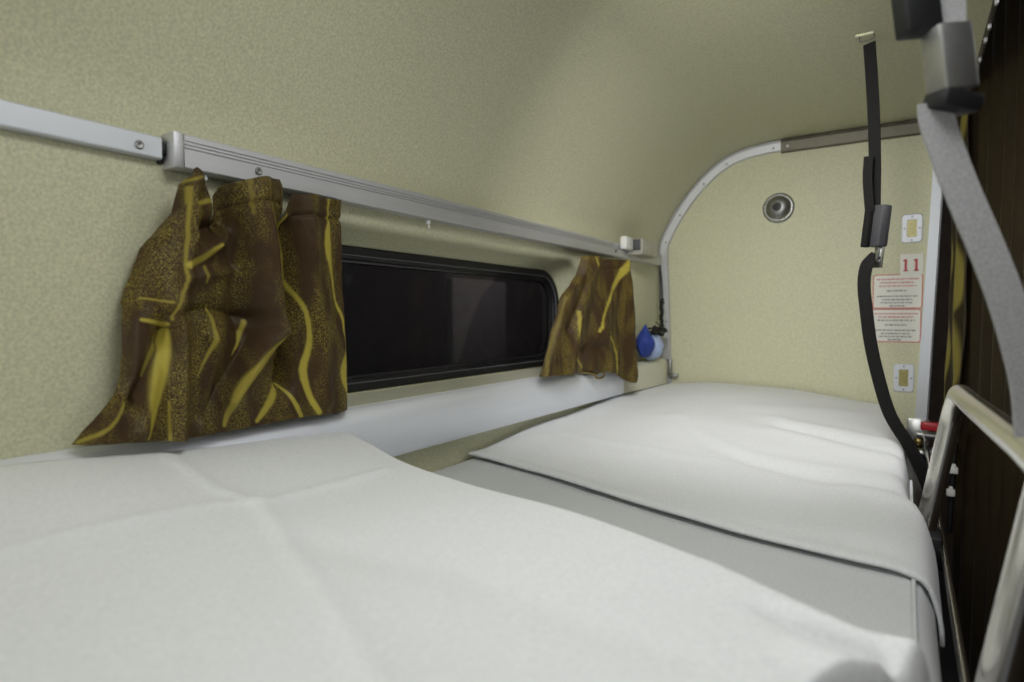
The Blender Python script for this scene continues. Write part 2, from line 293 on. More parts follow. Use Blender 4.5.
# metal trims of the end wall
def offs(P, d):
    out = []
    for i, p in enumerate(P):
        a = Vector(P[max(i-1, 0)]); b = Vector(P[min(i+1, len(P)-1)]); t = (b-a).normalized(); out.append((p[0]+t.y*d, p[1]-t.x*d))
    return out
cur = [(-.700, -.235), (-.706, -.05), (-.712, .10)]+[q for q in outer if q[0] < -.329 and q[1] > .17]
def trim_sweep(path, w, thick):
    steps = [(0.002, 0), (0.002, thick), (.006, thick+.002), (.008, thick+.002), (.0095, thick-.001), (.011, thick+.001), (w-.003, thick), (w, thick-.003), (w, 0)]
    lo = []
    cols = [offs(path, d) for d, _ in steps]
    for i in range(len(path)):
        lo.append([(cols[k][i][0], YE-steps[k][1], cols[k][i][1]) for k in range(len(steps))])
    return G().sweep(lo)
o = obj('trim_1', trim_sweep(cur, .036, .008), 'alu', angle=.5); struct(o); tr1 = o
for i in (9, 17, 25, 33, len(cur)-2):
    if i < len(cur):
        q = offs(cur, .024)[i]; screw(tr1, (q[0], YE-.008, q[1]), Y_OUT, .0035)
for z in (-.02,):
    screw(tr1, (-.684, YE-.008, z), Y_OUT, .0035)
st = [(-.331, .537), (-.1, .537), (.055, .535)]
o = obj('trim_2', trim_sweep(st, .042, .014), 'alu_dull', angle=.5); struct(o)
screw(o, (-.312, YE-.014, .512), Y_OUT, .004, 'steel')
# right-hand post, a box section leaning very slightly
o = obj('trim_3', G().sweep([[(.024+(z+.3)*.037, YE-.03, z), (.024+(z+.3)*.037, YE+.03, z), (.052+(z+.3)*.03, YE+.03, z), (.054+(z+.3)*.03, YE-.024, z), (.050+(z+.3)*.03, YE-.03, z)] for z in (-.34, .1, .536)]), 'alu_white', smooth=False); struct(o)

# sill panel: rounded silver capping under the window with a cream end piece
def sill_prof(y, k=1.):
    return [(-.764, y, -.131), (-.725, y, -.1335), (-.700, y, -.138), (-.692, y, -.1415), (-.686, y, -.147), (-.682, y, -.154), (-.680, y, -.165), (-.680, y, -.222), (-.684, y, -.226), (-.714, y, -.226)]
o = obj('trim_4', G().sweep([[p for p in sill_prof(y) if p[0] > -.71]+[(-.714, y, -.226), (-.714, y, -.136)] for y in (YN, .5, 1.0, 1.50, 1.62)]), 'sill', angle=.9); struct(o)
o = obj('trim_5', G().sweep([[(-.763, y, -.130), (-.7005, y, -.1372), (-.7005, y, -.142), (-.763, y, -.142)] for y in (.46, 1.39)]), 'cream2', smooth=False); struct(o)
o = obj('trim_6', G().sweep([[(-.714, y, zt), (-.694+dx, y, zt-.002), (-.682+dx, y, zt-.012), (-.679+dx, y, zt-.03), (-.679+dx, y, -.224), (-.714, y, -.224)]
      for y, zt, dx in ((1.621, -.150, 0), (1.66, -.146, .001), (1.72, -.146, .006), (1.80, -.142, .012), (1.93, -.136, .014), (1.965, -.139, .012), (1.978, -.15, .006))]), 'cream2', angle=.9); struct(o)

# ------------------------------------------------------------------ rails over the window
def rail(name, label, ya, yb, zlo, zhi, x0, x1, grooves, mat):
    r = thing(name, label, 'rail', (x0, (ya+yb)/2, zlo))
    pr = [(x0, zlo), (x1-.0015, zlo), (x1, zlo+.0015)]
    for gz in grooves: pr += [(x1, gz-.0012), (x1-.0018, gz-.0006), (x1-.0018, gz+.0006), (x1, gz+.0012)]
    pr += [(x1, zhi-.0015), (x1-.0015, zhi), (x0, zhi)]
    obj('rail_profile', G().sweep([[(x, y, z) for x, z in pr] for y in (ya, yb)]), mat, r, smooth=False)
    return r
rl = rail('curtain_rail', 'long grooved aluminium curtain rail above the window', .372, 1.958, .168, .207, -.7155, -.690, [.1905, .1945, .1985], 'alu')
for y in (.465, 1.582, 1.778): screw(rl, (-.690, y, .183), X_OUT, .005)
obj('end_cap', G().box((-.7025, .3655, .1872), (.027, .012, .041), .002), 'alu', rl)
rn = rail('wall_strip', 'plain pale aluminium strip with one screw, left of the grooved rail', -.7, .353, .1755, .200, -.7155, -.7015, [], 'alu_white')
screw(rn, (-.7015, .329, .186), X_OUT, .0048)
tag(obj('rail_connector', G().box((-.709, .3575, .189), (.008, .012, .012), .001).box((-.712, .3555, .187), (.004, .006, .03), .001), 'black'),
    'small dark connector in the gap between the plain strip and grooved rail', 'connector')
# oblong end fitting above the far end of the rail
t = thing('rail_end_fitting', 'oblong cream and metal fitting with a rounded end above the rail corner', 'fitting', (-.705, 1.82, .205))
lo = []
for y, k in ((1.665, .92), (1.669, .98), (1.676, 1), (1.74, 1), (1.775, .95), (1.795, .82), (1.808, .6), (1.815, .2)):
    w = .050*k; z = .180; h = .044; x = -.6893
    lo.append([(x, y, z), (x+w*.93, y, z), (x+w, y, z+.006), (x+w, y, z+h-.006), (x+w*.93, y, z+h), (x, y, z+h)])
obj('body', G().sweep(lo), 'beige', t, angle=.6)
obj('end_face', G().box((-.668, 1.6635, .207), (.038, .003, .032), .001), 'plastic', t)
obj('side_cover', G().box((-.679, 1.634, .209), (.020, .054, .036), .004), 'white', t)
# gliders
for i, (y, lab) in enumerate(((.800, 'small white plastic glider on the bare stretch of rail'), (.489, 'white glider in the gap right of the middle curtain gather'), (.400, 'white glider between the two left curtain gathers'))):
    t = thing('curtain_glider', lab, 'curtain glider', (-.702, y, .16), 'gliders under the curtain rail')
    obj('slide', G().box((-.701, y, .164), (.008, .006, .007), .0015), 'white', t)
    obj('hook', G().tube(catmull([(-.701, y, .162), (-.700, y, .156), (-.6985, y, .153), (-.697, y, .156)], 5), .0011, 8), 'white', t)

# ------------------------------------------------------------------ window curtains
def curtain(name, label, D, x0, nu, nv, amp, hem):
    D = dict(D); D['gold'] = [([tuple(q) for q in catmull(l, 3)], k) for l, k in D['gold']]
    top, bot, lef, rig = D['top'], D['bot'], D['left'], D['right']
    def base(s, t):
        T = interp(top, s); B = interp(bot, s); L = interp(lef, t); R = interp(rig, t)
        c00, c10, c01, c11 = top[0][1:], top[-1][1:], bot[0][1:], bot[-1][1:]
        return [(1-t)*T[i]+t*B[i]+(1-s)*L[i]+s*R[i]-((1-s)*(1-t)*c00[i]+s*(1-t)*c10[i]+(1-s)*t*c01[i]+s*t*c11[i]) for i in (0, 1)]
    P = [[base(i/(nu-1), j/(nv-1)) for i in range(nu)] for j in range(nv)]
    gold = []; vs = []
    for j in range(nv):
        for i in range(nu):
            p = P[j][i]; s = i/(nu-1); t = j/(nv-1); d = 0
            for poly, a, w in D['folds']:
                m = min(seg_d(p, q, r)[0] for q, r in zip(poly, poly[1:]))
                if m < 4*w: d += a*(.55*math.exp(-(m/w)**2)+.75*math.exp(-m/(.9*w)))
            d += .003*noise.noise(Vector((p[0]*40, p[1]*16, 1.7)))+.0005*noise.noise(Vector((p[0]*130, p[1]*90, 5)))-.0028*math.exp(-((t-.085)/.010)**2)*(s > .4)
            d += hem*math.sin(s*60)*.002*sst(.10, .0, t)
            d -= .012*sst(.05, 0, s)+.006*sst(.96, 1, s)
            d = max(-.030, min(.036, d*amp))
            vs.append((x0+d, p[0], p[1])); v = 0
            for poly, strength in D['gold']:
                for q, r in zip(poly, poly[1:]):
                    if abs(p[0]-q[0]) > .08 and abs(p[0]-r[0]) > .08: continue
                    m, k = seg_d(p, q, r); w = q[2]+(r[2]-q[2])*k
                    v = max(v, strength*sst(w*.95, w*.45, m))
            gold.append(v)
    fs = [(j*nu+i, j*nu+i+1, (j+1)*nu+i+1, (j+1)*nu+i) for j in range(nv-1) for i in range(nu-1)]
    g = G().add(vs, fs)
    o = obj(name, g, 'curtain', None, fix=False, angle=0, solid=.0015)
    at_ = o.data.attributes.new('gold', 'FLOAT', 'POINT'); at_.data.foreach_set('value', gold)
    return tag(o, label, 'curtain')
ca = curtain('window_curtain', 'wide brown and gold satin curtain gathered in three, left of the window', CURTAIN_A, -.672, 240, 230, 1.5, 1.)
cb = curtain('window_curtain', 'narrow brown and gold satin curtain bunched at the right end of window', CURTAIN_B, -.656, 110, 130, 1.2, 0.)
# stitched heading tape lines as parts
def heading(o, pts, x):
    obj('heading_seam', G().tube([(x, y, z) for y, z in pts], .0009, 6), 'curtain_aisle', o)
# brass tie-back hook on the sill by the narrow curtain
t = thing('tieback_hook', 'tiny brass tie-back hook on the sill below the narrow curtain', 'hook', (-.664, 1.44, -.152))
obj('stem', G().tube([(-.688, 1.34, -.139), (-.672, 1.37, -.142), (-.664, 1.40, -.149)], .004, 8), 'brasshook', t)
obj('ring', G().tube([(-.660+.003*math.cos(a), 1.416+.020*math.cos(a), -.153+.008*math.sin(a)) for a in [k*math.pi/8 for k in range(17)]], .0028, 8), 'brasshook', t)

# ------------------------------------------------------------------ blue pouch and cord in the corner
t = thing('pouch', 'small blue and pale blue cloth pouch sitting in the corner beyond narrow curtain', 'pouch', (-.662, 1.89, -.137))
def blob(cx, cy, cz, rx, ry, rz, sharp=0., seed=0):
    vs = []; nu, nv = 24, 16; fs = []
    for j in range(nv+1):
        th = math.pi*j/nv
        for i in range(nu):
            ph = 2*math.pi*i/nu; d = Vector((math.sin(th)*math.cos(ph), math.sin(th)*math.sin(ph), math.cos(th)))
            k = 1+.13*noise.noise(d*2.3+Vector((seed, 0, 0)))
            q = 1-sharp*max(0, d.z)*.75
            vs.append((cx+rx*d.x*k*q, cy+ry*d.y*k*q, cz+rz*d.z*k))
    for j in range(nv):
        for i in range(nu): fs.append((j*nu+i, j*nu+(i+1) % nu, (j+1)*nu+(i+1) % nu, (j+1)*nu+i))
    return G().add(vs, fs)
obj('bag', blob(-.676, 1.835, -.096, .036, .048, .043, .25, 3), 'paleblue', t)
obj('flap', blob(-.674, 1.772, -.078, .030, .030, .050, .9, 8), 'blue', t)
t = thing('hanging_cord', 'knotted black cord hanging from the rail end down to the pouch', 'cord', (-.685, 1.93, .165))
obj('loop', G().tube(catmull([(-.688, 1.938, .168), (-.684, 1.93, .12), (-.682, 1.925, .06), (-.680, 1.925, .02), (-.678, 1.935, .06), (-.684, 1.945, .12), (-.688, 1.94, .168)], 6), .0022, 8), 'cord', t)
kn = []
for k in range(46):
    a = k*1.25; kn.append((-.677+.0045*math.cos(a), 1.928+.006*math.sin(a)+.004*math.sin(k*.37), .055-k*.0020))
obj('braid', G().tube(kn, .0036, 8), 'cord', t)
kn = [(-.662+.03*noise.noise(Vector((k*.5, .3, 1))), 1.86+.11*noise.noise(Vector((k*.45, 4.4, 2))), -.048+.03*noise.noise(Vector((k*.5, 8.2, 3)))) for k in range(46)]
obj('tangle', G().tube(catmull(kn, 3), .0028, 8), 'cord', t)
obj('loose_end', G().tube(catmull([(-.676, 1.93, -.045), (-.662, 1.90, -.040), (-.652, 1.85, -.030), (-.650, 1.80, -.020)], 6), .002, 8), 'cord', t)
obj('loose_end', G().tube(catmull([(-.676, 1.93, -.045), (-.655, 1.92, -.052), (-.645, 1.88, -.048), (-.650, 1.84, -.052)], 6), .0018, 8), 'cord', t)
tag(obj('corner_bracket', G().box((-.668, 1.986, -.170), (.016, .016, .05), .003).box((-.655, 1.986, -.20), (.03, .014, .014), .003), 'dark_steel'), 'small grey metal bracket at the foot of the left corner post', 'bracket')

# ------------------------------------------------------------------ end wall fittings
t = thing('ceiling_vent_disc', 'round domed metal vent disc with a dark central hole on end wall', 'vent', (-.336, YE, .33))
t.name = 'vent_disc'
pv = (-.337, YE, .331)
obj('rim', G().lathe([(.0455, 0), (.0455, .003), (.043, .006), (.038, .007), (.034, .006)], at(Y_OUT, pv), 40), 'dark_steel', t)
obj('dome', G().lathe([(.038, .004), (.036, .010), (.030, .017), (.021, .022), (.0125, .0235), (.0125, .020)], at(Y_OUT, pv), 40), 'dark_steel', t)
obj('hole', G().lathe([(.0128, .0215), (.0128, .0242), (.010, .0248), (.001, .0248)], at(Y_OUT, pv), 24), 'black', t)
for a in (50, 170, 290, 350):
    screw(t, (pv[0]+.036*math.cos(math.radians(a)), YE-.007, pv[2]+.036*math.sin(math.radians(a))), Y_OUT, .003, 'steel')
def plate(label, cx, cz):
    t = thing('latch_plate', label, 'plate', (cx, YE, cz-.04), 'latch plates on the end wall')
    w, h = .049, .079
    o1 = rrect(w, h, .009); o2 = rrect(w-.004, h-.004, .008); i1 = rrect(.023, .048, .002, 6); i2 = rrect(.021, .046, .002, 6)
    mk = lambda L, y: [(cx+a, y, cz+b) for a, b in L]
    obj('frame', G().sweep([mk(o1, YE), mk(o1, YE-.002), mk(o2, YE-.004), mk(i1, YE-.004), mk(i2, YE-.001)], cap=False), 'alu_white', t, angle=.5)
    obj('insert', G().box((cx, YE-.001, cz), (.0225, .0016, .0475)), 'brass', t, smooth=False)
    for dx, dz in ((0, .032), (0, -.032), (-.0175, 0), (.0175, 0)): screw(t, (cx+dx, YE-.004, cz+dz), Y_OUT, .0025)
plate('upper metal plate with yellow insert, above the red 11', .006, .2415)
plate('lower metal plate with yellow insert, below the red-bordered notices', -.004, -.173)
def digit1(g, cx, cz, h, y):
    w = h*.17
    g.box((cx, y, cz), (w, .0012, h)); g.box((cx, y, cz-h*.46), (w*2.0, .0012, h*.10)); g.box((cx-w*.55, y, cz+h*.40), (w*1.2, .0012, h*.13))
t = thing('number_plate', 'small white plate with a red number 11', 'sign', (.008, YE, .115))
obj('panel', G().box((.0075, YE-.001, .143), (.053, .002, .058), .0008), 'paper', t)
for cx in (-.006, .0185):
    g = G(); digit1(g, cx, .141, .033, YE-.0025); obj('digit', g, 'red', t, smooth=False)
def notice(label, x0, x1, z0, z1, redlines, seed):
    rnd = random.Random(seed); cx, cz = (x0+x1)/2, (z0+z1)/2; w, h = x1-x0, z1-z0
    t = thing('notice', label, 'notice', (cx, YE, z0), 'printed notices on the end wall')
    mk = lambda L, y: [(cx+a, y, cz+b) for a, b in L]
    obj('sheet', G().sweep([mk(rrect(w, h, .007), YE), mk(rrect(w, h, .007), YE-.0012)]), 'paper', t, smooth=False)
    obj('border', G().sweep([mk(rrect(w, h, .007), YE-.0010), mk(rrect(w, h, .007), YE-.0018), mk(rrect(w-.0042, h-.0042, .0055), YE-.0018), mk(rrect(w-.0042, h-.0042, .0055), YE-.0010)], cap=False), 'red', t, smooth=False)
    rows = [(0.86, .86), (.76, .70), (.66, .74), (.52, .42), (.36, .82), (.26, .60), (.17, .66), (.075, .30)]
    for col in ('red', 'ink'):
        g = G()
        for i, (fz, fw) in enumerate(rows):
            if (i < redlines) != (col == 'red'): continue
            x = cx-w*fw/2; xe = cx+w*fw/2
            while x < xe-.002:
                l = min(rnd.uniform(.004, .011), xe-x)
                # each unreadable word is a run of short strokes
                q = x
                while q < x+l-.0006:
                    hh = rnd.choice((.0030, .0036, .0042)); g.box((q+.0006, YE-.0016, z0+h*fz), (.0011, .0009, hh)); q += .0017
                x += l+.0022
        obj('print', g, col, t, smooth=False)
notice('upper red-bordered white notice, directly below the red 11', -.083, .0345, .021, .1165, 3, 2)
notice('lower red-bordered white notice, hung under the other notice', -.085, .033, -.0735, .0195, 2, 7)

# ------------------------------------------------------------------ berth, mattress, bedding
o = tag(obj('mattress', G().grid(lambda u, v: (0, 0, 0), 2, 2), 'mattress'), 'tmp', 'mattress'); bpy.data.objects.remove(o)
def slab(x0, x1, y0, y1, topf, r, zb, nx=60, ny=120):
    """closed cushion: top surface topf(x,y) with rounded rim and straight sides to zb"""
    lo = []
    def xr(u):  return x0+(x1-x0)*u
    g = G(); P = []
    for j in range(ny):
        y = y0+(y1-y0)*j/(ny-1); row = []
        for i in range(nx):
            x = xr(i/(nx-1)); dd = min((x-x0)*4+.012, x1-x, y-y0, y1-y)
            k = min(1, dd/r); z = topf(x, y)-r*(1-math.sqrt(max(0, 1-(1-k)**2))); row.append((x, y, z))
        P.append(row)
    return P
def close(P, zb):
    ny, nx = len(P), len(P[0]); vs = [p for r in P for p in r]
    fs = [(j*nx+i, j*nx+i+1, (j+1)*nx+i+1, (j+1)*nx+i) for j in range(ny-1) for i in range(nx-1)]
    ring = [(0, i) for i in range(nx)]+[(j, nx-1) for j in range(1, ny)]+[(ny-1, i) for i in range(nx-2, -1, -1)]+[(j, 0) for j in range(ny-2, 0, -1)]
    b = len(vs); vs += [(P[j][i][0], P[j][i][1], zb) for j, i in ring]; n = len(ring)
    for k in range(n):
        a0 = ring[k][0]*nx+ring[k][1]; a1 = ring[(k+1) % n][0]*nx+ring[(k+1) % n][1]
        fs.append((a0, a1, b+(k+1) % n, b+k))
    fs.append(tuple(range(b, b+n)))
    return G().add(vs, fs)
MT = -.276
def mtop(x, y): return MT+.012*sst(1.0, 1.9, y)*sst(.0, -.5, x)+.0015*noise.noise(Vector((x*9, y*9, 0)))
P = slab(-.7075, .020, YN+.03, YE-.012, mtop, .03, -.37)
P = [[(x+(-.016+.027*sst(1.08, .92, y)-.028*sst(1.2, 1.95, y))*sst(-.2, .01, x), y, z) for x, y, z in r] for r in P]
mo = tag(obj('mattress', close(P, -.372), 'mattress', angle=.9), 'greyish white mattress filling the berth, showing between the two covers', 'mattress')
obj('piping', G().tube([(.012, y, mtop(.012, y)-.0005) for y in [YN+.1+k*.05 for k in range(38)]], .0022, 8), 'mattress', mo)

# cover drawn over the far half
CRE = [([(-.436, 1.366), (-.302, 1.152), (-.215, 1.07), (-.13, 1.035), (.02, 1.02)], -.007, .022), ([(-.47, 1.40), (-.33, 1.21), (-.24, 1.13), (-.15, 1.10), (.02, 1.08)], .007, .035),
       ([(-.226, 1.431), (-.08, 1.351), (.03, 1.28)], -.012, .022), ([(-.25, 1.50), (-.08, 1.43), (.03, 1.36)], .009, .035), ([(-.22, 1.37), (-.08, 1.28), (.03, 1.20)], .007, .04),
       ([(-.059, 1.013), (.03, .965)], .008, .022), ([(-.405, 1.044), (-.436, 1.366), (-.534, 1.777)], .005, .03), ([(-.60, 1.13), (-.512, 1.101), (-.262, 1.047)], .003, .02),
       ([(-.66, 1.15), (-.60, 1.5)], -.004, .04), ([(-.25, .80), (-.03, .82)], .003, .03), ([(-.30, 1.60), (-.12, 1.72)], .006, .05)]
def fold_y(x): return .915-.165*sst(-.72, .06, x)-.02*math.sin((x+.7)*4)
def cov_h(x, y):
    d = 0
    for poly, a, w in CRE:
        m = min(seg_d((x, y), q, r)[0] for q, r in zip(poly, poly[1:]))
        d += .65*a*math.exp(-(m/w)**2)
    return d
def cover(u, v):
    x = -.7035+u*.7505; y0 = fold_y(x); y = y0+(1.984-y0)*v
    side = sst(.0, .05, x)
    lift = .008+.016*sst(0, .25, v)+.022*sst(1.25, 1.85, y)*sst(.03, -.35, x)*(1-.5*sst(-.5, -.69, x))
    z = mtop(x, y)+lift+cov_h(x, y)*sst(0, .05, v)*(1-side)+.003*noise.noise(Vector((x*6, y*6, 3)))
    z -= .020*sst(.14, .02, y-y0)*0
    z += .002*math.exp(-((y-y0-.012)/.014)**2)          # folded hem stands up a little
    xe = min(x, .0)
    if x > -.02:
        wq = .029+.029*sst(1.08, .92, y)
        q = (x+.02)/.067; a = q*math.pi/2; z = z-.03*(1-math.cos(a))-.042*max(0, q-.55)/.45; x = -.02+wq*math.sin(a)+.002*noise.noise(Vector((0, y*14, 0)))
    x -= .028*sst(1.2, 1.95, y)*sst(-.3, 0, x)
    return (x, y, z)
g = G().grid(cover, 110, 190)
fc = tag(obj('bed_cover', g, 'sheet', None, angle=0, solid=.004), 'white bed cover with a folded front hem, spread over the far half', 'bed cover')

# folded duvet in the foreground
EDGE = [(-.72, .610), (-.66, .605), (-.537, .574), (-.40, .548), (-.257, .524), (-.132, .502), (-.069, .474), (-.03, .458), (.0, .452), (.012, .449), (.05, .44)]
def edge_y(x):
    for a, b in zip(EDGE, EDGE[1:]):
        if x <= b[0]: t = (x-a[0])/(b[0]-a[0]); return a[1]+(b[1]-a[1])*t
    return EDGE[-1][1]
DCR = [([(-.515, .10), (-.52, .191), (-.515, .307), (-.501, .334), (-.507, .50)], .003, .007), ([(-.666, .331), (-.551, .319), (-.50, .334), (-.319, .259), (-.2, .20)], .003, .007),
       ([(-.42, .30), (-.28, .34), (-.10, .33)], -.002, .02)]
def right_x(y): return .022-.050*sst(.445, .355, y)-.006*sst(.3, .0, y)+.004*math.sin((y-.36)*55)*sst(.45, .40, y)
def duvet(u, v):
    y = -.70
    xr = -.690+u*.698
    ye = edge_y(xr); y = -.70+(ye+.70)*v
    x = -.690+u*(right_x(y)+.690)
    dE = ye-y; dR = (right_x(y)-x); 
    top = -.186+.020*sst(-.45, -.69, x)+.028*sst(.60, .15, y)*sst(-.3, -.69, x)+.010*sst(.35, -.3, y)-.012*sst(-.30, .0, x)
    top += .004*noise.noise(Vector((x*7, y*7, 11)))
    for poly, a, w in DCR:
        m = min(seg_d((x, y), q, r)[0] for q, r in zip(poly, poly[1:])); top += a*math.exp(-(m/w)**2)
    # ear-like tip and tucked pleat at the aisle corner
    top += .007*math.exp(-(((x-.012)/.022)**2+((y-.436)/.014)**2))
    top -= .015*math.exp(-(seg_d((x, y), (-.075, .425), (.0, .412))[0]/.011)**2)*sst(-.10, -.03, x)
    top += .004*math.exp(-(seg_d((x, y), (-.05, .385), (-.015, .375))[0]/.014)**2)
    r = .030; zb = mtop(x, y)+.004
    kE = min(1, max(0, dE/r)); kR = min(1, max(0, dR/.010))
    f = math.sqrt(max(0, 1-(1-kE)**2))*math.sqrt(max(0, 1-(1-kR)**2))
    return (x, y, zb+(top-zb)*f)
nu, nv = 150, 170
def uu(k, n):        # denser rows near the edges
    return k
P = []
for j in range(nv):
    v = 1-(1-j/(nv-1))**1.6; row = []
    for i in range(nu):
        u = 1-(1-i/(nu-1))**1.4; row.append(duvet(u, v))
    P.append(row)
dv = tag(obj('duvet', close(P, -.2735), 'sheet', angle=0), 'thick white folded duvet with crossed creases in the foreground', 'duvet')

# berth frame: tray and chromed edge bar
t = thing('sleeping_berth', 'dark berth frame with a thin bright edge bar along the aisle side', 'berth', (-.3, .6, -.45))
obj('tray', G().box((-.3295, .615, -.405), (.77, 2.72, .06), .004), 'black_gloss', t)
obj('side_panel', G().box((.0565, .615, -.40), (.006, 2.72, .09), .002), 'black', t)
obj('edge_bar', G().tube([(.054, -.7, -.346), (.054, .7, -.346), (.051, 1.9, -.346)], .0045, 10), 'chrome', t)

# ------------------------------------------------------------------ guard rail
t = thing('guard_rail', 'bent chrome tube guard rail along the aisle edge of berth', 'guard rail', (.05, .8, -.36))
def lean(y, z): return .035+(z+.30)*.16+.024*sst(1.1, .5, y)
tp = [(lean(1.106, z), 1.106+.0*z, z) for z in (-.37, -.30, -.24, -.19, -.165)]
for k in range(1, 9):
    a = math.pi/2*k/8; z = -.165+.055*math.sin(a); y = 1.106-.055*(1-math.cos(a)); tp.append((lean(y, z), y, z))
tp += [(lean(y, -.110), y, -.110) for y in (.95, .8, .65, .5, .40)]
for k in range(1, 9):
    a = math.pi/2*k/8; z = -.165+.055*math.cos(a); y = .40-.055*math.sin(a); tp.append((lean(y, z), y, z))
tp += [(lean(.345, z), .345, z) for z in (-.24, -.37)]
obj('top_tube', G().tube(tp, .0135, 20), 'chrome', t)
obj('post', G().tube([(lean(.565, z), .565, z) for z in (-.118, -.2, -.28, -.37)], .0125, 20), 'chrome', t)
obj('socket', G().box((lean(1.106, -.335)+.006, 1.106, -.352), (.034, .075, .05), .008), 'black', t)
obj('socket', G().box((lean(.565, -.335)+.006, .565, -.36), (.034, .06, .03), .008), 'black', t)
screw(t, (.0605, .86, -.38), X_OUT, .004, 'brasshook')

# ------------------------------------------------------------------ webbing straps
def ribbon(path, widths, wdir, th):
    P = [Vector(p) for p in path]; lo = []
    for i, p in enumerate(P):
        t = (P[min(i+1, len(P)-1)]-P[max(i-1, 0)]).normalized(); w = Vector(wdir[i] if isinstance(wdir, list) else wdir); w = (w-t*w.dot(t)).normalized(); n = t.cross(w)
        h = (widths[i] if isinstance(widths, list) else widths)/2
        lo.append([p+w*h+n*th, p+w*h-n*th, p-w*h-n*th, p-w*h+n*th])
    return G().sweep(lo)
t = thing('safety_strap', 'dark thin webbing strap with buckle hanging near the end wall', 'strap', (-.074, 1.35, .53), 'safety straps along the berth edge')
wd = (.93, -.36, 0)
obj('upper_webbing', ribbon(catmull([(-.072, 1.35, .520), (-.067, 1.35, .46), (-.061, 1.35, .37), (-.058, 1.352, .29), (-.057, 1.352, .215), (-.056, 1.352, .185)], 6), .0215, wd, .0012), 'web_dark', t)
obj('webbing_tail', ribbon(catmull([(-.068, 1.343, .305), (-.069, 1.342, .26), (-.064, 1.345, .20)], 5), .017, wd, .0010), 'web_dark', t)
lw = catmull([(-.052, 1.352, .118), (-.060, 1.350, .109), (-.068, 1.348, .095), (-.071, 1.348, .06), (-.066, 1.348, .01), (-.058, 1.348, -.05), (-.043, 1.348, -.12), (-.022, 1.348, -.19), (.012, 1.348, -.25), (.036, 1.348, -.305), (.05, 1.348, -.35)], 6)
obj('lower_webbing', ribbon(lw, .0235, wd, .0012), 'web_dark', t)
rot = Matrix.Rotation(math.radians(5), 4, 'Y') @ Matrix.Rotation(math.radians(-42), 4, 'Z')
bk = obj('buckle', G().box((-.050, 1.352, .172), (.034, .022, .078), .003, rot), 'plastic', t)
obj('buckle_side', G().box((-.068, 1.345, .167), (.012, .012, .070), .002, rot), 'web_dark', bk)
obj('tongue', G().box((-.048, 1.35, .112), (.020, .0035, .040), .001, rot).box((-.047, 1.349, .120), (.006, .012, .034), .001, rot), 'steel', t)
an = obj('anchor', G().box((-.080, 1.35, .535), (.030, .022, .004), .001), 'cream', t)
obj('staple', G().tube([(-.088, 1.343, .533), (-.088, 1.343, .524), (-.064, 1.343, .524), (-.064, 1.343, .533)], .0012, 8), 'plastic', an)

t = thing('safety_strap', 'broad grey webbing strap with a big chrome buckle at top right, close by', 'strap', (-.0, .60, .53), 'safety straps along the berth edge')
wd = (.90, .43, 0)
obj('upper_webbing', ribbon(catmull([(.012, .606, .535), (.016, .606, .40), (.020, .606, .30), (.0225, .606, .225), (.025, .606, .19)], 6), .026, wd, .0013), 'web_grey', t)
lw = catmull([(.0155, .600, .172), (.017, .600, .156), (.027, .6, .122), (.037, .6, .092), (.053, .6, .047), (.067, .6, .002), (.079, .6, -.05), (.083, .598, -.092)], 6)
obj('lower_webbing', ribbon(lw, .0265, wd, .0013), 'web_grey', t)
rotb = Matrix.Rotation(math.radians(-7), 4, 'Y') @ Matrix.Rotation(math.radians(35), 4, 'Z')
b2 = obj('buckle', G().box((.0235, .600, .2035), (.028, .024, .054), .0036, rotb), 'zinc', t)
obj('release_cover', G().box((.0005, .596, .250), (.030, .018, .046), .003, rotb), 'black', b2)
obj('lower_clip', G().box((.0265, .600, .1705), (.032, .028, .014), .003, Matrix.Rotation(math.radians(14), 4, 'Y') @ Matrix.Rotation(math.radians(35), 4, 'Z')), 'black', t)
obj('anchor', G().box((.012, .606, .5345), (.034, .024, .005), .0015), 'cream2', t)

# ------------------------------------------------------------------ latch at the foot of the right post
t = thing('berth_latch', 'metal berth latch with rollers at the foot of the end wall post', 'latch', (.04, 1.93, -.38))
obj('plate', G().box((.032, 1.965, -.33), (.05, .006, .10), .002), 'steel', t)
obj('bolt', G().tube([(.030, 1.94, -.318), (.075, 1.94, -.318)], .010, 14), 'steel', t)
obj('bolt', G().tube([(.022, 1.93, -.365), (.07, 1.93, -.365)], .011, 14), 'steel', t)
obj('knob', G().lathe([(.014, 0), (.014, .006), (.010, .010), (.003, .011)], at(Y_OUT, (.035, 1.955, -.342)), 18), 'brasshook', t)
obj('bracket', G().box((.058, 1.90, -.352), (.03, .05, .01), .002).box((.046, 1.90, -.335), (.006, .05, .035), .002), 'dark_steel', t)
t = thing('red_handle', 'red release handle with white clips on a dark rod behind the guard rail', 'handle', (.09, 1.75, -.50))
obj('grip', G().box((.064, 1.90, -.288), (.055, .02, .022), .004), 'red', t)
obj('link', G().tube([(.085, 1.90, -.288), (.096, 1.80, -.288), (.098, 1.71, -.285)], .006, 10), 'dark_steel', t)
obj('lever', G().box((.098, 1.70, -.258), (.012, .02, .088), .004, Matrix.Rotation(math.radians(14), 4, 'Y')), 'red', t)
rd = obj('rod', G().tube([(.098, 1.70, -.29), (.096, 1.70, -.38), (.093, 1.70, -.50)], .006, 10), 'black', t)
for (x, z) in ((.097, -.352), (.093, -.405)):
    obj('clip', G().box((x, 1.69, z), (.017, .014, .016), .003).box((x, 1.69, z+.009), (.008, .012, .010), .002), 'paper', rd)

